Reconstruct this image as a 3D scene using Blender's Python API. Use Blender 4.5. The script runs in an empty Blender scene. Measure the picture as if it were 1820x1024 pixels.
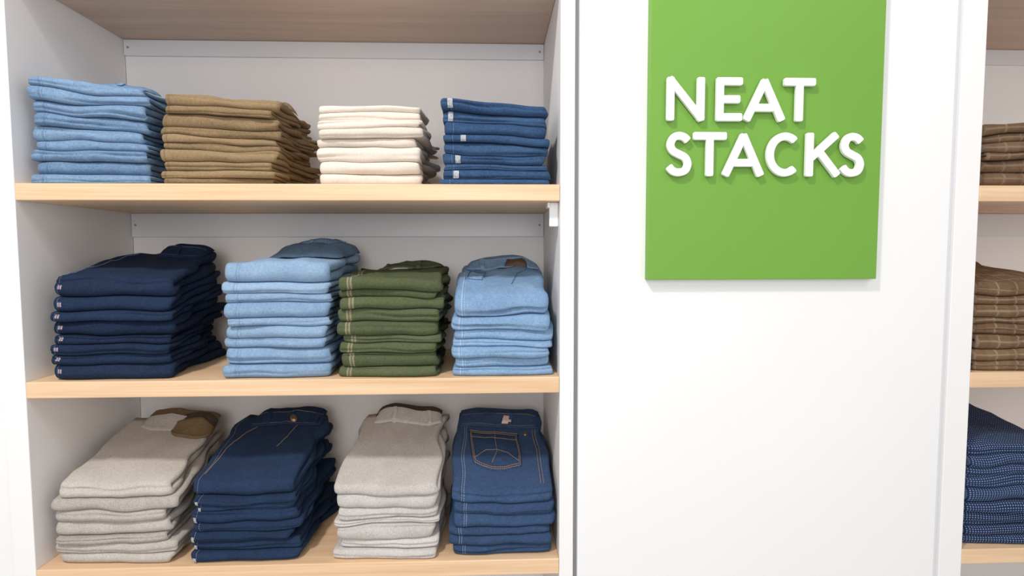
import bpy, bmesh, math, random
import numpy as np
from mathutils import Vector, Matrix, noise
random.seed(7)
sc=bpy.context.scene
try: sc.view_settings.view_transform='Standard'
except Exception: pass

def s2l(c):
    o=[]
    for v in c:
        v=v/255.0
        o.append(v/12.92 if v<=0.04045 else ((v+0.055)/1.055)**2.4)
    return tuple(o)+(1.0,)

# ------------------------------------------------------------ node helpers
class NT:
    def __init__(s,name):
        s.m=bpy.data.materials.new(name); s.m.use_nodes=True
        s.t=s.m.node_tree; s.n=s.t.nodes; s.l=s.t.links
        s.b=s.n['Principled BSDF']
    def put(s,inp,v):
        if isinstance(v,bpy.types.NodeSocket): s.l.new(v,inp)
        else: inp.default_value=v
    def math(s,op,a,b=0.0,c=None):
        n=s.n.new('ShaderNodeMath'); n.operation=op
        s.put(n.inputs[0],a); s.put(n.inputs[1],b)
        if c is not None: s.put(n.inputs[2],c)
        return n.outputs[0]
    def mix(s,f,a,b,mode='MIX'):
        n=s.n.new('ShaderNodeMix'); n.data_type='RGBA'; n.blend_type=mode
        s.put(n.inputs[0],f); s.put(n.inputs[6],a); s.put(n.inputs[7],b)
        return n.outputs[2]
    def noise(s,vec,scale,detail=2,rough=0.5,sc3=None):
        if sc3 is not None:
            mp=s.n.new('ShaderNodeMapping'); s.l.new(vec,mp.inputs[0]); mp.inputs['Scale'].default_value=sc3; vec=mp.outputs[0]
        n=s.n.new('ShaderNodeTexNoise'); s.l.new(vec,n.inputs['Vector'])
        n.inputs['Scale'].default_value=scale; n.inputs['Detail'].default_value=detail; n.inputs['Roughness'].default_value=rough
        return n.outputs['Fac']
    def ramp(s,f,a,b):
        n=s.n.new('ShaderNodeMapRange'); s.put(n.inputs[0],f); n.inputs[1].default_value=a; n.inputs[2].default_value=b
        return n.outputs[0]
    def bump(s,h,strength,dist):
        n=s.n.new('ShaderNodeBump'); n.inputs['Strength'].default_value=strength; n.inputs['Distance'].default_value=dist
        s.l.new(h,n.inputs['Height']); s.l.new(n.outputs[0],s.b.inputs['Normal'])
    def obj(s):
        return s.n.new('ShaderNodeTexCoord').outputs['Object']

def plain(name,rgb,rough=0.5,metal=0.0,var=0.03,scale=8,bump=0.0):
    t=NT(name); c=s2l(rgb); o=t.obj()
    f=t.ramp(t.noise(o,scale,3),0.3,0.7)
    d=tuple(x*(1-var) for x in c[:3])+(1,)
    t.l.new(t.mix(f,d,c),t.b.inputs['Base Color'])
    t.b.inputs['Roughness'].default_value=rough; t.b.inputs['Metallic'].default_value=metal
    if bump: t.bump(t.noise(o,600,2),bump,0.001)
    return t.m

def wood(name,a,b):
    t=NT(name); o=t.obj()
    g=t.noise(o,1.0,5,0.6,(1.6,30,60))
    g2=t.noise(o,1.0,3,0.5,(5,170,240))
    big=t.noise(o,1.0,2,0.5,(0.9,5,9))
    f=t.math('ADD',t.math('MULTIPLY',g,0.55),t.math('MULTIPLY',g2,0.25)); f=t.math('ADD',f,t.math('MULTIPLY',big,0.25))
    f=t.ramp(f,0.36,0.70)
    t.l.new(t.mix(f,s2l(a),s2l(b)),t.b.inputs['Base Color'])
    t.b.inputs['Roughness'].default_value=0.45
    t.bump(g2,0.08,0.001)
    return t.m

def fabric(name,dark,light,streak=0.9,stitch=None,selv=None,pattern=None,grain=0.5,fade=0.12,fleck=1100,pk=0.65,selk=0.75,twill=0.35,wear=0.0):
    t=NT(name)
    uv=t.n.new('ShaderNodeUVMap').outputs[0]; o=t.obj()
    sep=t.n.new('ShaderNodeSeparateXYZ'); t.l.new(uv,sep.inputs[0]); U,V=sep.outputs[0],sep.outputs[1]
    at=t.n.new('ShaderNodeAttribute'); at.attribute_name='var'; var=at.outputs['Fac']
    fine=t.noise(o,fleck,2,0.7)
    st=t.noise(uv,1.0,3,0.7,(1000,90,1))
    st2=t.noise(uv,1.0,3,0.7,(80,1000,1))
    big=t.noise(o,16,4,0.6)
    f=t.math('ADD',t.math('MULTIPLY',fine,grain),t.math('MULTIPLY',st,streak*0.5))
    f=t.math('ADD',f,t.math('MULTIPLY',st2,streak*0.5))
    f=t.math('DIVIDE',f,grain+streak)
    f=t.ramp(f,0.38,0.62)
    # diagonal twill ribs of the weave
    tw=t.math('FRACT',t.math('MULTIPLY',t.math('ADD',U,t.math('MULTIPLY',V,0.55)),620))
    tw=t.math('ABSOLUTE',t.math('SUBTRACT',tw,0.5))
    f=t.math('ADD',f,t.math('MULTIPLY',t.math('SUBTRACT',tw,0.25),twill))
    f=t.math('ADD',t.math('MULTIPLY',f,1-fade),t.math('MULTIPLY',t.ramp(big,0.35,0.65),fade))
    f=t.math('ADD',f,t.math('MULTIPLY',t.math('SUBTRACT',var,0.5),0.5))
    if wear:
        # indigo rubbed off along the fold line and in slubby streaks
        k=t.n.new('ShaderNodeMapRange'); t.l.new(t.math('ABSOLUTE',V),k.inputs[0]); k.inputs[1].default_value=0.0; k.inputs[2].default_value=0.009; k.inputs[3].default_value=1.0; k.inputs[4].default_value=0.0
        wn=t.ramp(t.noise(uv,1.0,4,0.65,(90,200,1)),0.38,0.72)
        f=t.math('ADD',f,t.math('MULTIPLY',t.math('MULTIPLY',k.outputs[0],wn),wear))
        wn2=t.ramp(t.noise(o,55,4,0.7),0.52,0.8)
        f=t.math('ADD',f,t.math('MULTIPLY',wn2,wear*0.8))
    cl=t.n.new('ShaderNodeClamp'); t.l.new(f,cl.inputs[0]); cl.inputs['Max'].default_value=1.25; f=cl.outputs[0]
    col=t.mix(f,s2l(dark),s2l(light))
    h=t.math('ADD',t.math('MULTIPLY',fine,0.5),t.math('MULTIPLY',st2,0.4))
    h=t.math('ADD',h,t.math('MULTIPLY',tw,0.5))
    if pattern=='plaid':
        a=t.math('LESS_THAN',t.math('FRACT',t.math('MULTIPLY',U,22)),0.10)
        b=t.math('LESS_THAN',t.math('FRACT',t.math('MULTIPLY',V,24)),0.10)
        col=t.mix(t.math('MULTIPLY',t.math('MAXIMUM',a,b),pk),col,s2l((196,180,160)))
        a=t.math('LESS_THAN',t.math('FRACT',t.math('MULTIPLY',U,13)),0.35)
        col=t.mix(t.math('MULTIPLY',a,pk*0.7),col,s2l((70,50,40)))
    if pattern=='dots':
        a=t.math('LESS_THAN',t.math('FRACT',t.math('MULTIPLY',U,170)),0.5)
        b=t.math('LESS_THAN',t.math('FRACT',t.math('MULTIPLY',V,170)),0.5)
        col=t.mix(t.math('MULTIPLY',t.math('MULTIPLY',a,b),0.7),col,s2l((140,160,196)))
    if stitch:
        us,rgb=stitch[0],stitch[1]
        dash=t.math('LESS_THAN',t.math('FRACT',t.math('MULTIPLY',V,230)),0.68)
        for u in us:
            m=t.math('MULTIPLY',t.math('COMPARE',U,u,0.0006),dash)
            col=t.mix(t.math('MULTIPLY',m,0.75),col,s2l(rgb))
        rid=t.math('COMPARE',U,us[0]-0.002,0.0012)
        h=t.math('SUBTRACT',h,t.math('MULTIPLY',rid,1.6))
        col=t.mix(t.math('MULTIPLY',rid,0.3),col,s2l(dark))
    if selv:
        u,hw,v0,vh,ca,cb=selv
        m=t.math('MULTIPLY',t.math('COMPARE',U,u,hw),t.math('COMPARE',V,v0,vh))
        bar=t.math('LESS_THAN',t.math('FRACT',t.math('MULTIPLY',V,330)),0.55)
        edg=t.math('COMPARE',U,u,hw*0.35)
        cc=t.mix(edg,s2l(ca),s2l(cb))
        m=t.math('MULTIPLY',m,t.math('ADD',t.math('MULTIPLY',bar,selk),0.12))
        col=t.mix(m,col,cc)
    t.l.new(col,t.b.inputs['Base Color'])
    t.b.inputs['Roughness'].default_value=0.92
    try:
        t.b.inputs['Specular IOR Level'].default_value=0.12
        t.b.inputs['Sheen Weight'].default_value=0.0
    except Exception: pass
    t.bump(h,0.6,0.0009)
    return t.m

M={}
M['wall']=plain('white_laminate',(241,241,242),0.45,var=0.02,scale=2)
M['inner']=plain('white_melamine',(242,240,240),0.55,var=0.02,scale=3)
M['rail']=plain('painted_metal_rail',(230,232,236),0.3,var=0.01)
M['groove']=plain('grey_joint',(150,152,156),0.6)
M['wood']=wood('maple_wood',(212,172,132),(243,211,175))
M['woodu']=wood('maple_shaded_underside',(186,158,138),(214,188,168))  # same maple in a duller brown; underside shade is put into the colour
M['green']=plain('green_sign_paint',(112,164,58),0.5,var=0.04,scale=3,bump=0.05)
M['letter']=plain('white_letter',(250,250,250),0.35,var=0.0)
M['floor']=plain('light_floor_tile',(205,202,198),0.4,var=0.05)
M['clip']=plain('white_plastic',(235,236,238),0.35)
M['thread_tan']=plain('tan_thread',(160,130,98),0.8)
M['thread_white']=plain('white_thread',(200,206,214),0.8)
M['thread_blue']=plain('pale_blue_thread',(110,135,170),0.8)
M['thread_dark']=plain('dark_blue_thread',(60,90,130),0.8)
M['thread_brown']=plain('brown_thread',(84,64,42),0.8)
M['label_pink']=plain('pink_label',(222,196,188),0.7)
M['label_white']=plain('woven_white_label',(190,194,199),0.8,var=0.55,scale=260)
M['label_brown']=plain('brown_leather_patch',(92,62,46),0.6,var=0.3,scale=60)
M['brass']=plain('brass_button',(150,128,100),0.35,metal=0.9)
M['dark_inside']=plain('dark_inner_cloth',(70,62,56),0.9,var=0.4,scale=60)

M['lt1']=fabric('light_denim',(74,102,136),(136,163,192),stitch=([0.028,0.033],(70,100,142)),wear=.35)
M['khaki']=fabric('khaki_twill',(104,85,62),(164,140,108),stitch=([0.012],(90,70,46)))
M['cream']=fabric('cream_linen',(206,192,178),(238,227,215),twill=0.1)
M['mid1']=fabric('mid_blue_denim',(28,50,84),(72,100,136),stitch=([0.02],(110,140,180)),wear=.25)
M['navy2']=fabric('navy_selvage_denim',(14,24,43),(42,58,85),selv=(0.018,0.0042,0.004,0.0055,(205,204,210),(185,115,124)),stitch=([0.012],(110,128,160)),wear=.2)
M['lt2']=fabric('pale_blue_denim',(100,131,166),(160,184,209),stitch=([0.03,0.035],(86,120,164)),wear=.3)
M['olive']=fabric('olive_twill',(62,70,48),(104,112,82),selv=(0.024,0.0052,-0.001,0.2,(180,170,142),(126,116,90)),selk=0.6)
M['lt3']=fabric('sky_blue_denim',(84,119,161),(150,179,208),stitch=([0.022],(180,202,226)),selv=(0.017,0.0016,0.0,0.3,(180,200,222),(156,184,212)),wear=.3)
M['greige']=fabric('greige_wool',(144,137,130),(206,199,192),grain=0.9,fleck=700,twill=0.25)
M['brownw']=fabric('brown_wool_lining',(92,76,56),(140,118,90))
M['navy3']=fabric('navy_denim',(16,27,48),(46,64,93),stitch=([0.014],(140,140,142)),wear=.2)
M['grey3']=fabric('light_grey_linen',(162,156,152),(218,213,209),grain=0.9,fleck=700,twill=0.25)
M['dk3']=fabric('dark_blue_denim',(26,43,70),(68,91,126),stitch=([0.022,0.027],(155,165,180)),wear=.25)
M['plaid']=fabric('brown_plaid',(84,64,48),(132,106,82),pattern='plaid',pk=0.18)
M['choc']=fabric('brown_check',(92,70,50),(142,114,88),pattern='plaid',pk=0.25)
M['dots']=fabric('navy_dotted',(18,30,54),(42,60,94),pattern='dots')

# ------------------------------------------------------------ mesh helpers
class Mesh:
    def __init__(s): s.v=[];s.f=[];s.uv=[];s.mi=[];s.var=[];s.mats=[];s.smooth=[]
    def mat(s,m):
        if m not in s.mats: s.mats.append(m)
        return s.mats.index(m)
    def add(s,verts,faces,m,uvs=None,var=0.5,smooth=True):
        b=len(s.v); s.v.extend(verts); i=s.mat(m)
        s.var.extend([var]*len(verts))
        for f in faces:
            s.f.append([b+k for k in f]); s.mi.append(i); s.smooth.append(smooth)
            for k in f: s.uv.append(uvs[k] if uvs is not None else (verts[k][0],verts[k][1]))
    def build(s,name,parent=None):
        me=bpy.data.meshes.new(name); me.from_pydata([tuple(p) for p in s.v],[],s.f)
        for m in s.mats: me.materials.append(M[m])
        me.polygons.foreach_set('material_index',s.mi); me.polygons.foreach_set('use_smooth',s.smooth)
        ul=me.uv_layers.new(name='UVMap'); ul.data.foreach_set('uv',np.array(s.uv,dtype='f').ravel())
        a=me.attributes.new('var','FLOAT','POINT'); a.data.foreach_set('value',np.array(s.var,dtype='f'))
        me.update()
        ob=bpy.data.objects.new(name,me); sc.collection.objects.link(ob)
        if parent: ob.parent=parent
        return ob

def box(name,x0,x1,y0,y1,z0,z1,m,bev=0.0,parent=None):
    me=bpy.data.meshes.new(name); bm=bmesh.new()
    bmesh.ops.create_cube(bm,size=1.0)
    for v in bm.verts:
        v.co=Vector((x0+(v.co.x+.5)*(x1-x0),y0+(v.co.y+.5)*(y1-y0),z0+(v.co.z+.5)*(z1-z0)))
    if bev: bmesh.ops.bevel(bm,geom=list(bm.edges),offset=bev,segments=2,affect='EDGES',profile=0.5)
    bm.to_mesh(me); bm.free(); me.materials.append(M[m])
    ob=bpy.data.objects.new(name,me); sc.collection.objects.link(ob)
    if parent: ob.parent=parent
    return ob
def empty(name):
    e=bpy.data.objects.new(name,None); sc.collection.objects.link(e); return e

# ------------------------------------------------------------ architecture
Z3,Z2,Z1,ZT=0.0,0.398,0.803,1.219; TH=0.034; D=0.366; W=1.10; FL=-0.46; TOP=1.9
box('floor',-1.6,3.8,-3.2,0.5,FL-0.02,FL,'floor')
box('wall_back',-1.6,3.8,D+0.012,D+0.06,FL,TOP+0.3,'wall')
def unit(x0,x1,lp,rp):
    e=empty('shelving_unit')
    box('side_panel_a',x0-lp,x0,0.0,D,FL,TOP,'inner',0.0015,e)
    box('side_panel_b',x1,x1+rp,0.0,D,FL,TOP,'inner',0.0015,e)
    box('back_panel',x0+0.0002,x1-0.0002,D,D+0.011,FL,TOP,'inner',0,e)
    for i,z in enumerate((Z3,Z2,Z1)):
        box('shelf_%d'%(i+1),x0+0.0005,x1-0.0005,0.0,D-0.0005,z-TH,z,'wood',0.0018,e)
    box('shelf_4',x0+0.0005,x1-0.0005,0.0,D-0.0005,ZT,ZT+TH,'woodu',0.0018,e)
    box('plinth',x0+0.0005,x1-0.0005,0.02,0.04,FL,FL+0.09,'inner',0,e)
    for i,(a,b) in enumerate(((1.178,ZT),(0.706,Z1-TH),(0.300,Z2-TH))):
        box('back_rail_%d'%(i+1),x0+0.001,x1-0.001,D-0.008,D-0.0005,a,b-0.0005,'rail',0.001,e)
        for xx in (x0+0.012,x1-0.012):
            me=bpy.data.meshes.new('screw'); bm=bmesh.new()
            bmesh.ops.create_cone(bm,cap_ends=True,segments=16,radius1=0.0028,radius2=0.0028,depth=0.0012,matrix=Matrix.Translation((xx,D-0.0086,(a+b)/2))@Matrix.Rotation(math.pi/2,4,'X'))
            bm.to_mesh(me); bm.free(); me.materials.append(M['groove'])
            ob=bpy.data.objects.new('rail_screw_%d'%i,me); sc.collection.objects.link(ob); ob.parent=e
    return e
u1=unit(0.0,W,0.045,0.030)
box('shelf_bracket',W-0.020,W-0.0005,0.028,0.034,Z1-TH-0.052,Z1-TH-0.0005,'clip',0.002,u1)
box('bracket_lip',W-0.024,W-0.0185,0.024,0.060,Z1-TH-0.012,Z1-TH-0.0006,'clip',0.001,u1)
u2=unit(2.0,3.1,0.052,0.045)
box('wall_left',-1.6,-0.051,0.012,0.05,FL,TOP,'wall',0.001)
box('trim_1',1.1302,1.1385,0.012,0.03,FL,TOP,'groove')
box('wall_partition',1.139,1.934,-0.004,0.03,FL,TOP,'wall',0.003)
box('trim_2',1.9345,1.9478,0.008,0.03,FL,TOP,'rail')

# ------------------------------------------------------------ sign
SX0,SX1=1.2786,1.7638; SF=-0.024
sign=empty('neat_stacks_sign')
box('green_board',SX0,SX1,SF,-0.0042,0.6048,1.32,'green',0.0012,sign)
def ribbon(mesh,pts,r,y0,depth):
    P=[Vector((p[0],p[1])) for p in pts]
    c=min(0.0035,r*0.6)
    def cut(P):
        L=(P[1]-P[0]).length; d=(P[1]-P[0])/L
        ss=[0,0.15,0.4,0.7,1.0]
        return [(P[0]+d*(s*c), r-c+math.sqrt(max(0,c*c-(c-s*c)**2))) for s in ss if s*c<L]
    A=cut(P); B=cut(P[::-1])[::-1]
    Q=A+[(p,r) for p in P[1:-1]]+B
    b=0.0016
    verts=[];n=len(Q)
    for i,(p,rr) in enumerate(Q):
        a=Q[max(0,i-1)][0]; d=Q[min(n-1,i+1)][0]; t=(d-a).normalized()
        nn=Vector((-t.y,t.x))
        endk=0.0008 if i in (0,n-1) else 0.0
        for (o,h) in ((-1,0),(-1,depth-b-endk),(-1+0.3*b/rr,depth-0.3*b-endk),(-1+b/rr,depth-endk),(1-b/rr,depth-endk),(1-0.3*b/rr,depth-0.3*b-endk),(1,depth-b-endk),(1,0)):
            q=p+nn*(o*rr); verts.append((q.x,y0-h,q.y))
    faces=[]
    for i in range(n-1):
        for j in range(7): faces.append((i*8+j,i*8+j+1,(i+1)*8+j+1,(i+1)*8+j))
    faces.append(tuple(range(8))); faces.append(tuple((n-1)*8+k for k in range(7,-1,-1)))
    mesh.add(verts,faces,'letter',smooth=False)
def cr(pts,k=8):
    out=[];P=[Vector(p) for p in pts];P=[2*P[0]-P[1]]+P+[2*P[-1]-P[-2]]
    for i in range(1,len(P)-2):
        for j in range(k):
            t=j/k;a,b,c,d=P[i-1:i+3]
            out.append(0.5*((2*b)+(c-a)*t+(2*a-5*b+4*c-d)*t*t+(3*b-a-3*c+d)*t**3))
    out.append(P[-2]); return [tuple(o) for o in out]
SP=[(.95,.86),(.76,.96),(.50,1.0),(.24,.95),(.09,.77),(.20,.60),(.50,.50),(.80,.41),(.94,.24),(.82,.06),(.50,0),(.22,.04),(.0,.17)]
GL={'N':[[(0,0),(0,1)],[(0.02,1),(.98,0)],[(1,0),(1,1)]],
 'E':[[(0,0),(0,1)],[(0,1),(1,1)],[(0,.5),(.88,.5)],[(0,0),(1,0)]],
 'A':[[(0,0),(.5,1)],[(.5,1),(1,0)],[(.2,.27),(.8,.27)]],
 'T':[[(0,1),(1,1)],[(.5,0),(.5,1)]],
 'S':[cr(SP)],
 'C':[[(.56+.56*math.cos(a),.5+.5*math.sin(a)) for a in [math.radians(48+i*(264/40)) for i in range(41)]]],
 'K':[[(0,0),(0,1)],[(.04,.40),(.90,1)],[(.34,.60),(.98,0)]]}
def px2x(px): return SX0+(px-1153.0)/851.0
r=0.0079
words=[('N',1182,1249,1),('E',1268,1315,1),('A',1317,1389,1),('T',1386,1443,1),
       ('S',1180,1230,0),('T',1229,1289,0),('A',1282,1354,0),('C',1358,1419,0),('K',1428,1490,0),('S',1487,1535,0)]
for k,(ch,a,b,row) in enumerate(words):
    ms=Mesh(); xa=px2x(a-2)+r; xb=px2x(b-3)-r
    z0,z1=((0.9265,1.0135) if row else (0.8155,0.9045)); z0+=r; z1-=r
    for si,st in enumerate(GL[ch]):
        pts=[(xa+p[0]*(xb-xa), z0+p[1]*(z1-z0)) for p in st]
        if len(pts)==2:
            A,B=Vector(pts[0]),Vector(pts[1]); d=(B-A).normalized()
            ea=eb=r*0.96
            if ch in 'A' and si==2: ea=eb=0
            if ch=='K' and si==1: ea=0
            if ch=='K' and si==2: ea=0
            if ch=='A' and si<2:
                if si==0: eb=r*0.5
                else: ea=r*0.5
            A-=d*ea; B+=d*eb; pts=[tuple(A),tuple(A+(B-A)*0.5),tuple(B)]
        ribbon(ms,pts,r,SF-0.004,0.008+si*0.00008)
    ms.build('letter_%s_%d'%(ch,k+1),sign)
    px=GL[ch][0][len(GL[ch][0])//2] if ch in 'SC' else ((0,.5) if ch in 'NEK' else ((.5,.5) if ch=='T' else (.25,.5)))
    cx=xa+px[0]*(xb-xa); cz=z0+px[1]*(z1-z0)
    box('stud_%d'%(k+1),cx-0.003,cx+0.003,SF-0.0042,SF,cz-0.003,cz+0.003,'letter',0,sign)

# ------------------------------------------------------------ folded clothes
NZ=noise.noise
class Stack:
    def __init__(s,name,x0,x1,z,n,hf,hb,mat,L=0.27,y0=0.014,dl=0.0,dr=0.0,lean=0.0,topk=1.0,seed=0,jx=0.007,jy=0.008,powr=0.9,slantR=0.0,leaf=0.009,wr=1.35,rot=0.05,crease=1.2,tops=None):
        s.__dict__.update(locals()); s.rng=random.Random(seed*13+5); s.ms=Mesh()
        th=[s.rng.uniform(0.62,1.42) for _ in range(n)]; th[-1]*=topk
        tot=sum(th); s.hs=[0]
        for t in th: s.hs.append(s.hs[-1]+t/tot)
        s.jl=[(s.rng.uniform(-jx,jx),s.rng.uniform(-jx,jx),s.rng.uniform(-jy,jy)*0.8,s.rng.uniform(-rot,rot)) for _ in range(n)]
        for i in range(n): s.garment(i)
    def H(s,y,u=0.5):
        k=max(0.0,min(1.0,y/s.L))**s.powr
        return (s.hf+s.slantR*(u-0.5))*(1-k)+s.hb*k
    def map(s,xl,y,h,dz=0.0):
        """xl metres from the left edge, y metres from the front edge"""
        w=s.x1-s.x0; u=xl/w; k=y/s.L
        x=s.x0+xl+s.lean*h+k*(s.dl*(1-u)+s.dr*u)
        q=(s.seed*3.1)
        n1=NZ((x*7+q,y*6,h*3.0)); n2=NZ((x*5+q,y*9+4,h*4+9)); n3=NZ((x*13,y*8+q,h*s.n*0.8))
        n4=NZ((y*13+q,h*s.n*0.8,u*1.5))
        hh=max(0.0,h)
        z=s.z+0.0006+hh*s.H(y,u)+min(1,hh*3)*s.wr*(0.006*n1*hh+0.0036*n3)+dz
        wt=max(0.0,min(1.0,(h-0.86)/0.12))
        if wt>0:
            a=1-abs(2.2*NZ((x*7+y*5+q,y*9-x*6,q))); b=1-abs(2.2*NZ((x*15-y*9+q,y*6+x*5,q+7)))
            kk=min(1,max(0,(y-0.004)/0.02))
            z+=wt*kk*s.crease*(0.0042*max(0,a)**2+0.0022*max(0,b)**2-0.002)
        yy=s.y0+y+0.004*n2+0.0024*n3
        xx=x+0.005*n2*h+s.leaf*n4*k*1.4
        return (xx,max(yy,0.001),max(z,s.z+0.0004))
    def garment(s,i):
        h0,h1=s.hs[i],s.hs[i+1]; w=s.x1-s.x0; jl,jr,jy,ro=s.jl[i]
        T=(h1-h0)*s.hf; a=T*0.25; b=max(0.005,T*0.5*0.8)
        path=[]
        L=s.L-s.rng.uniform(0,0.012)
        NS=13; NA=16
        for k in range(NS): path.append((-90.0,L+(b-L)*(k/NS)**0.9))
        for k in range(NA+1): path.append((-90+180*k/NA,b))
        for k in range(1,NS+1): path.append((90.0,b+(L-b)*(k/NS)**1.1))
        ins=a*1.1; NX=30
        sec=[]
        for k in range(NX+1): sec.append((ins+(w-2*ins)*k/NX,1.0))
        for k in range(1,6):
            g=math.pi/2-math.pi*k/6; sec.append((w-ins+ins*math.cos(g),math.sin(g)))
        for k in range(9): sec.append((w-ins-(w-2*ins)*k/8,-1.0))
        for k in range(1,6):
            g=-math.pi/2-math.pi*k/6; sec.append((ins+ins*math.cos(g),math.sin(g)))
        ns=len(sec); verts=[];uvs=[]
        sd=s.seed*7.7+i*3.3
        ripple=s.rng.uniform(0.4,1.2)
        split=s.rng.random()<0.7; g0a=s.rng.uniform(-40,40); gd=s.rng.uniform(0.35,0.75)
        for pi,(thd,yb) in enumerate(path):
            th=math.radians(thd); up=math.sin(th)
            if abs(thd)<90: vv=b*1.5*math.radians(thd)
            else: vv=(1 if thd>0 else -1)*(b*1.5*math.pi/2+(yb-b))
            blend=(up+1)/2
            yk=yb/s.L
            e0=NZ((yb*13,sd,0.3)); e1=NZ((yb*13,sd,5.3)); g0=NZ((yb*12,sd+2,0.7)); g1=NZ((yb*12,sd+2,8.7))
            eR=(e0*(1-blend)+e1*blend)*s.leaf*1.9*(0.35+yk); eL=(g0*(1-blend)+g1*blend)*s.leaf*1.2*(0.25+yk)
            for (xl,q) in sec:
                u=xl/w
                y=yb-math.cos(th)*b*(0.5+0.5*q*0.98)
                if split and q>0 and abs(thd)<89:
                    gg=g0a+26*NZ((xl*9,sd,3.0)); dp=gd*max(0,0.65+1.0*NZ((xl*8,sd,9.0)))
                    y+=q*b*dp*math.exp(-((thd-gg)/11.0)**2)
                t=0.5+up*(0.25+0.243*q)
                t+=0.06*ripple*NZ((xl*16,y*14,sd+q))*(1-abs(2*t-1)**4)
                cor=abs(2*u-1)**10
                y2=y+jy*(1-yk)+0.007*cor*(1-yk)+0.004*NZ((xl*11,sd,1.1))*(1-yk)+0.0012*NZ((xl*45,sd,thd*0.01))*(1-yk)+ro*(xl-w/2)*(1-yk)
                h=h0+(h1-h0)*t
                verts.append(s.map(xl+jl*(1-u)+jr*u+eR*u+eL*(1-u)-ro*(y-s.L*0.5)*0.6,y2,h))
                uvs.append((xl,vv))
        faces=[]
        for p in range(len(path)-1):
            for j in range(ns):
                j2=(j+1)%ns; faces.append((p*ns+j,p*ns+j2,(p+1)*ns+j2,(p+1)*ns+j))
        faces.append(tuple(range(ns-1,-1,-1))); faces.append(tuple((len(path)-1)*ns+k for k in range(ns)))
        faces=[f[::-1] for f in faces]
        s.ms.add(verts,faces,s.mat,uvs,var=s.rng.uniform(0.15,0.85))
    def top(s,u,y,off=0.0): return s.map(u*(s.x1-s.x0),y,1.0,off)
    def patch(s,c,m,off=0.0016,nu=14,nv=10,var=0.5):
        v=[];uv=[]
        for lay in (0,1):
            for j in range(nv+1):
                for i in range(nu+1):
                    a=i/nu;b=j/nv
                    u=(c[0][0]*(1-a)+c[1][0]*a)*(1-b)+(c[3][0]*(1-a)+c[2][0]*a)*b
                    y=(c[0][1]*(1-a)+c[1][1]*a)*(1-b)+(c[3][1]*(1-a)+c[2][1]*a)*b
                    edge=(i in(0,nu) or j in (0,nv))
                    v.append(s.top(u,y,(off if not edge else off*0.55) if lay else -0.003)); uv.append((0.1+u*(s.x1-s.x0),y))
        N=(nu+1)*(nv+1);F=[]
        for j in range(nv):
            for i in range(nu):
                a=j*(nu+1)+i; F.append((N+a,N+a+1,N+a+nu+2,N+a+nu+1))
        def side(seq):
            for p,q in zip(seq[:-1],seq[1:]): F.append((p,q,N+q,N+p))
        bt=[i for i in range(nu+1)]; rt=[j*(nu+1)+nu for j in range(nv+1)]; tp=[nv*(nu+1)+i for i in range(nu,-1,-1)]; lf=[j*(nu+1) for j in range(nv,-1,-1)]
        for q in (bt,rt,tp,lf): side(q)
        s.ms.add(v,F,m,uv,var)
    def stitch(s,pts,m='thread_tan',off=0.0022,wd=0.0005,step=0.0042):
        w=s.x1-s.x0
        P=[(p[0]*w,p[1]) for p in pts]
        for A,B in zip(P[:-1],P[1:]):
            A=Vector(A);B=Vector(B);L=(B-A).length;d=(B-A)/L;nn=Vector((-d.y,d.x))*wd
            k=0.0
            while k<L:
                e=min(k+step*0.7,L);q=[]
                for o in (-1,1):
                    for t in (k,e):
                        c=A+d*t+nn*o; q.append(s.top(c.x/w,c.y,off))
                for o in (-1,1):
                    for t in (k,e):
                        c=A+d*t+nn*o; q.append(s.top(c.x/w,c.y,off-0.0012))
                s.ms.add(q,[(0,1,3,2),(4,5,1,0),(2,3,7,6),(0,2,6,4),(1,3,7,5)],m,smooth=False)
                k+=step
    def disc(s,u,y,r,m,off=0.004):
        v=[];F=[];n=18
        for rr,h in ((1,0),(1,off*0.7),(0.85,off),(0.5,off),(0.42,off*0.75)):
            for k in range(n):
                a=2*math.pi*k/n; v.append(s.top(u+rr*r*math.cos(a)/(s.x1-s.x0),y+rr*r*math.sin(a),h))
        for L in range(4):
            for k in range(n): F.append((L*n+k,L*n+(k+1)%n,(L+1)*n+(k+1)%n,(L+1)*n+k))
        F.append(tuple(4*n+k for k in range(n)))
        s.ms.add(v,F,m)
    def sheet(s,c,m,prof,thick=0.004,nu=22,nv=14,var=0.5,thr=None,seed=0,rnd=0.0):
        """rnd rounds the front corners of the panel in plan"""
        v=[];uv=[];w=s.x1-s.x0
        def pos(a,b):
            u=(c[0][0]*(1-a)+c[1][0]*a)*(1-b)+(c[3][0]*(1-a)+c[2][0]*a)*b
            y=(c[0][1]*(1-a)+c[1][1]*a)*(1-b)+(c[3][1]*(1-a)+c[2][1]*a)*b
            return u,y+rnd*abs(2*a-1)**4*(1-b)
        for lay in (0,1):
            for j in range(nv+1):
                for i in range(nu+1):
                    a=i/nu;b=j/nv
                    u,y=pos(a,b)
                    ed=min(a,1-a)*nu; ed2=min(b,1-b)*nv; rd=min(1,ed)*min(1,ed2)
                    hgt=prof(a,b)+0.003*NZ((u*5+seed,y*22,s.seed))+(thick*(0.35+0.65*rd) if lay else 0)
                    v.append(s.top(u,y,hgt)); uv.append((0.1+u*w,y))
        N=(nu+1)*(nv+1);F=[]
        for j in range(nv):
            for i in range(nu):
                a=j*(nu+1)+i; F.append((N+a,N+a+1,N+a+nu+2,N+a+nu+1)); F.append((a,a+nu+1,a+nu+2,a+1))
        def side(seq):
            for p,q in zip(seq[:-1],seq[1:]): F.append((p,q,N+q,N+p))
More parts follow.
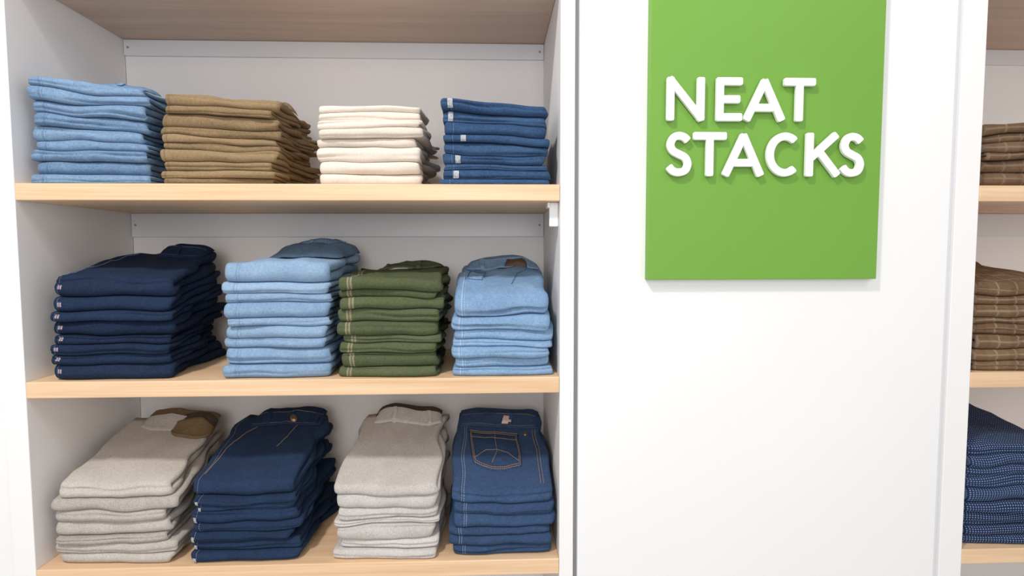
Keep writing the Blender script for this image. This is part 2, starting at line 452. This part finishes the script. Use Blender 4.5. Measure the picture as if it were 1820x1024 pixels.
        bt=[i for i in range(nu+1)]; rt=[j*(nu+1)+nu for j in range(nv+1)]; tp=[nv*(nu+1)+i for i in range(nu,-1,-1)]; lf=[j*(nu+1) for j in range(nv,-1,-1)]
        for q in (bt,rt,tp,lf): side(q)
        s.ms.add(v,F,m,uv,var)
        if thr:
            def P(a,b):
                u,y=pos(a,b)
                return s.top(u,y,prof(a,b)+0.003*NZ((u*5+seed,y*22,s.seed))+thick+0.0006)
            for b0 in thr[0]:
                k=0.04
                while k<0.96:
                    st=0.6*0.0042/w/max(0.2,abs(c[1][0]-c[0][0]))
                    q=[P(k,b0-0.016),P(k+st,b0-0.016),P(k+st,b0+0.016),P(k,b0+0.016)]
                    s.ms.add(q,[(0,1,2,3)],thr[1],smooth=False); k+=st*1.6
    def waist(s,u0,u1,y,m,lining,wd=0.032,rise=0.010,gap=0.012,loops=(0.3,0.7),thr='thread_tan',skew=0.0,var=0.5,ex=4.0,rnd=0.0):
        bow=lambda a: (1-abs(2*a-1)**ex)
        s.sheet([(u0,y-wd*0.2),(u1,y-wd*0.2+skew),(u1,y+wd+skew),(u0,y+wd)],lining,lambda a,b: (gap*0.5+rise*b)*bow(a)+0.001,0.003,var=0.3,seed=3)
        s.sheet([(u0,y-wd*0.9),(u1,y-wd*0.9+skew),(u1,y+wd*0.35+skew),(u0,y+wd*0.35)],m,lambda a,b: (gap+rise*0.3)*b**1.5*bow(a)+0.0012,0.0045,var=var,thr=((0.10,0.88),thr),seed=5,rnd=rnd)
        w=s.x1-s.x0
        for lu in loops:
            a=(lu-u0)/(u1-u0)
            v=[]
            for t in (0.0,0.12,0.5,0.9,1.04):
                hh=(gap+rise*0.3)*t**1.5*bow(a)+0.006+(0.0025 if 0<t<1 else -0.004)
                yy=y-wd*0.9+skew*a+wd*1.25*t
                for dx,dh in ((-0.0045,0),(0.0045,0),(0.0045,-0.002),(-0.0045,-0.002)):
                    v.append(s.top(lu+dx/w,yy,hh+dh))
            F=[]
            for i in range(4):
                for j in range(4): F.append((i*4+j,i*4+(j+1)%4,(i+1)*4+(j+1)%4,(i+1)*4+j))
            F+=[(0,1,2,3),(16,17,18,19)]
            s.ms.add(v,F,m,None,0.7,smooth=False)
    def tag(s,i,u0,u1,m,a0=-50,a1=45,off=0.0014):
        h0,h1=s.hs[i],s.hs[i+1];w=s.x1-s.x0;T=(h1-h0)*s.hf;b=max(0.005,T*0.4);jl,jr,jy,ro=s.jl[i];v=[];F=[];nu,nv=4,6
        for j in range(nv+1):
            th=math.radians(a0+(a1-a0)*j/nv)
            for k in range(nu+1):
                u=u0+(u1-u0)*k/nu
                y=b-math.cos(th)*(b*0.99+off); t=0.5+math.sin(th)*(0.493+off/T)
                y2=y+jy+0.004*NZ((u*w*11,s.seed*7.7+i*3.3,1.1))+0.007*abs(2*u-1)**10+ro*(u*w-w/2)
                v.append(s.map(u*w+jl*(1-u)+jr*u+ro*s.L*0.3,y2-0.001,h0+(h1-h0)*t))
        for j in range(nv):
            for k in range(nu): F.append((j*(nu+1)+k,j*(nu+1)+k+1,(j+1)*(nu+1)+k+1,(j+1)*(nu+1)+k))
        s.ms.add(v,F,m,None)
    def done(s): return s.ms.build(s.name)

# ---- upper shelf
a=Stack('folded_jeans_stack',.020,.250,Z1,9,.205,.198,'lt1',seed=1,slantR=-.02,dr=-.006,lean=.002)
a.waist(.5,.98,.05,'lt1','lt1',thr='thread_dark',loops=(.7,)); a.done()
a=Stack('folded_chinos_stack',.279,.508,Z1,10,.177,.180,'khaki',seed=2,slantR=-.012,lean=.008,dr=-.005,leaf=.012,rot=.05)
a.waist(.55,.98,.12,'khaki','khaki',thr='thread_brown',loops=(.75,),rise=.014); a.done()
a=Stack('folded_trousers_stack',.602,.808,Z1,8,.163,.160,'cream',seed=3,dr=-.004,leaf=.012); a.done()
a=Stack('folded_jeans_stack',.855,1.076,Z1,9,.170,.168,'mid1',seed=4,slantR=-.014,jx=.006,dr=-.008,rot=.03)
for i,u in ((8,.06),(7,.05),(5,.17),(3,.13),(1,.10)): a.tag(i,u,u+.05,'label_white')
a.done()
# ---- middle shelf
a=Stack('folded_jeans_stack',.042,.284,Z2,8,.208,.268,'navy2',seed=5,dr=-.025,dl=.012,topk=1.6,leaf=.014,jx=.005,rot=.03)
a.waist(.5,.97,.225,'navy2','navy2',loops=(.7,),thr='thread_blue'); a.stitch([(.10,.03),(.14,.24)],'thread_blue'); a.done()
a=Stack('folded_jeans_stack',.393,.612,Z2,9,.246,.256,'lt2',seed=6,topk=1.2,leaf=.011)
a.sheet([(.22,.11),(.99,.10),(1.02,.262),(.16,.262)],'lt1',lambda a,b:.003+.020*min(1,b*1.6)**.8*(1-abs(2*a-1)**6)**.5,.005,var=.25,seed=2)
a.waist(.25,.99,.235,'lt1','lt1',thr='thread_dark',loops=(.5,.85),rise=.018,gap=.030); a.done()
a=Stack('folded_chinos_stack',.634,.843,Z2,9,.210,.226,'olive',seed=7,topk=1.2,leaf=.010,dr=-.004)
a.waist(.2,.97,.22,'olive','olive',thr='thread_brown'); a.done()
a=Stack('folded_jeans_stack',.872,1.082,Z2,7,.168,.238,'lt3',seed=8,topk=2.0,powr=.7,crease=1.6,rot=.03)
a.waist(.12,.95,.232,'lt3','lt1',loops=(.3,.8),thr='thread_white')
pk=[(.12,.07),(.30,.07),(.34,.16),(.16,.16)]
a.patch(pk,'lt3',.002,var=.35); a.stitch(pk+[pk[0]],'thread_dark',off=.0036)
a.stitch([(.62,.06),(.70,.14),(.92,.17)],'thread_dark')
a.patch([(.55,.205),(.80,.20),(.82,.235),(.57,.238)],'label_brown',.016); a.done()
# ---- lower shelf
a=Stack('folded_trousers_stack',.024,.268,Z3,7,.165,.238,'greige',seed=9,topk=1.4,dl=.010,dr=-.014,jx=.012,leaf=.013,crease=.8)
a.waist(.22,1.0,.240,'greige','brownw',rise=.016,gap=.012,loops=(),thr='thread_white',ex=3.0,rnd=.01)
a.waist(.58,1.02,.225,'brownw','dark_inside',wd=.04,rise=.014,gap=.020,loops=(),thr='thread_brown',ex=2.2,rnd=.022,skew=-.02); a.done()
a=Stack('folded_jeans_stack',.314,.534,Z3,8,.170,.248,'navy3',seed=10,topk=1.4,jx=.009,dl=-.002,leaf=.014)
a.waist(.2,.98,.236,'navy3','navy3',loops=(.4,.9))
a.stitch([(.08,.03),(.12,.12),(.2,.18),(.30,.205)],'thread_tan'); a.stitch([(.72,.205),(.70,.15),(.62,.12)],'thread_tan')
a.disc(.66,.222,.0085,'brass',off=.014)
for i in range(7):
    if i!=3: a.tag(i,.035,.065,'label_white',a0=-60,a1=10)
a.done()
a=Stack('folded_trousers_stack',.618,.835,Z3,7,.155,.243,'grey3',seed=11,topk=1.4,jx=.009,leaf=.012,dl=.012,crease=.9)
a.waist(.12,.98,.242,'grey3','dark_inside',loops=(.35,.8),thr='thread_white',skew=.002,rise=.008,gap=.010,ex=5); a.done()
a=Stack('folded_jeans_stack',.866,1.084,Z3,6,.140,.238,'dk3',seed=12,topk=1.3,rot=.02,crease=.8)
a.waist(.03,.97,.238,'dk3','dk3',loops=(.62,),rise=.006,gap=.006)
pk=[(.20,.075),(.72,.075),(.74,.188),(.13,.188)]
a.patch(pk,'dk3',.0022,var=.3); a.patch([(.40,.058),(.54,.058),(.72,.0755),(.20,.0755)],'dk3',.0022,var=.3)
for k in (0,.006):
    a.stitch([(.15+k*2,.188-k),(.72-k*2,.188-k),(.705-k*2,.075+k),(.54,.061+k),(.40,.061+k),(.22+k*2,.075+k),(.15+k*2,.188-k)],off=.0042,wd=.0004)
a.stitch([(.17,.165),(.72,.165)],off=.0042,wd=.0004); a.stitch([(.455,.185),(.455,.12)],off=.0042,wd=.0004); a.stitch([(.455,.12),(.40,.08)],off=.0042,wd=.0004)
a.stitch([(.22,.09),(.34,.12),(.455,.125),(.58,.115),(.69,.09)],off=.0042,wd=.0004)
a.stitch([(.90,.02),(.90,.205)],wd=.0004); a.stitch([(.93,.02),(.93,.205)],wd=.0004)
a.patch([(.52,.218),(.64,.218),(.64,.242),(.52,.242)],'label_pink',.011); a.disc(.82,.19,.005,'brass'); a.done()
# ---- neighbouring unit
a=Stack('folded_shirts_stack',2.018,2.24,Z1,6,.135,.138,'plaid',seed=13,leaf=.014,jx=.006,rot=.06,wr=1.6); a.done()
a=Stack('folded_shirts_stack',2.018,2.24,Z2,8,.195,.245,'choc',seed=14,leaf=.014,jx=.006,rot=.06,wr=1.6); a.done()
a=Stack('folded_shirts_stack',2.018,2.24,Z3,9,.225,.255,'dots',seed=15,leaf=.014,jx=.006,rot=.05,wr=1.6); a.done()

# ------------------------------------------------------------ lights
def area(name,loc,target,size,power,col=(1,1,1)):
    l=bpy.data.lights.new(name,'AREA'); l.energy=power; l.size=size; l.color=col
    o=bpy.data.objects.new(name,l); o.location=loc
    o.rotation_euler=(Vector(target)-Vector(loc)).to_track_quat('-Z','Y').to_euler(); sc.collection.objects.link(o)
area('ceiling_lamp_key',(0.15,-1.35,2.5),(0.6,0.1,0.4),0.20,40,(1,0.975,0.94))
area('ceiling_lamp_side',(2.4,-1.9,2.4),(1.5,0.0,0.6),0.5,7,(1,0.985,0.96))
area('fill_light_far',(0.8,-3.0,1.2),(0.7,0.2,0.2),1.2,25,(1,0.985,0.965))  # broad fill light added at head height, not a ceiling fixture
wd=bpy.data.worlds.new('store_ambient'); sc.world=wd; wd.use_nodes=True
bg=wd.node_tree.nodes['Background']; bg.inputs[0].default_value=(0.995,0.995,1,1); bg.inputs[1].default_value=0.66

# ------------------------------------------------------------ camera
yaw,pitch,roll=0.0368,-0.061,-0.0022
F=Vector((math.sin(yaw)*math.cos(pitch),math.cos(yaw)*math.cos(pitch),math.sin(pitch)))
R=Vector((math.cos(yaw),-math.sin(yaw),0)); U=R.cross(F)
R2=R*math.cos(roll)+U*math.sin(roll); U2=U*math.cos(roll)-R*math.sin(roll)
cd=bpy.data.cameras.new('camera'); cam=bpy.data.objects.new('camera',cd); sc.collection.objects.link(cam)
mt=Matrix((( R2.x,U2.x,-F.x,0.9563),(R2.y,U2.y,-F.y,-1.1619),(R2.z,U2.z,-F.z,0.6586),(0,0,0,1)))
cam.matrix_world=mt; cd.sensor_width=36; cd.lens=988.2/1820*36; cd.clip_start=0.02
sc.camera=cam
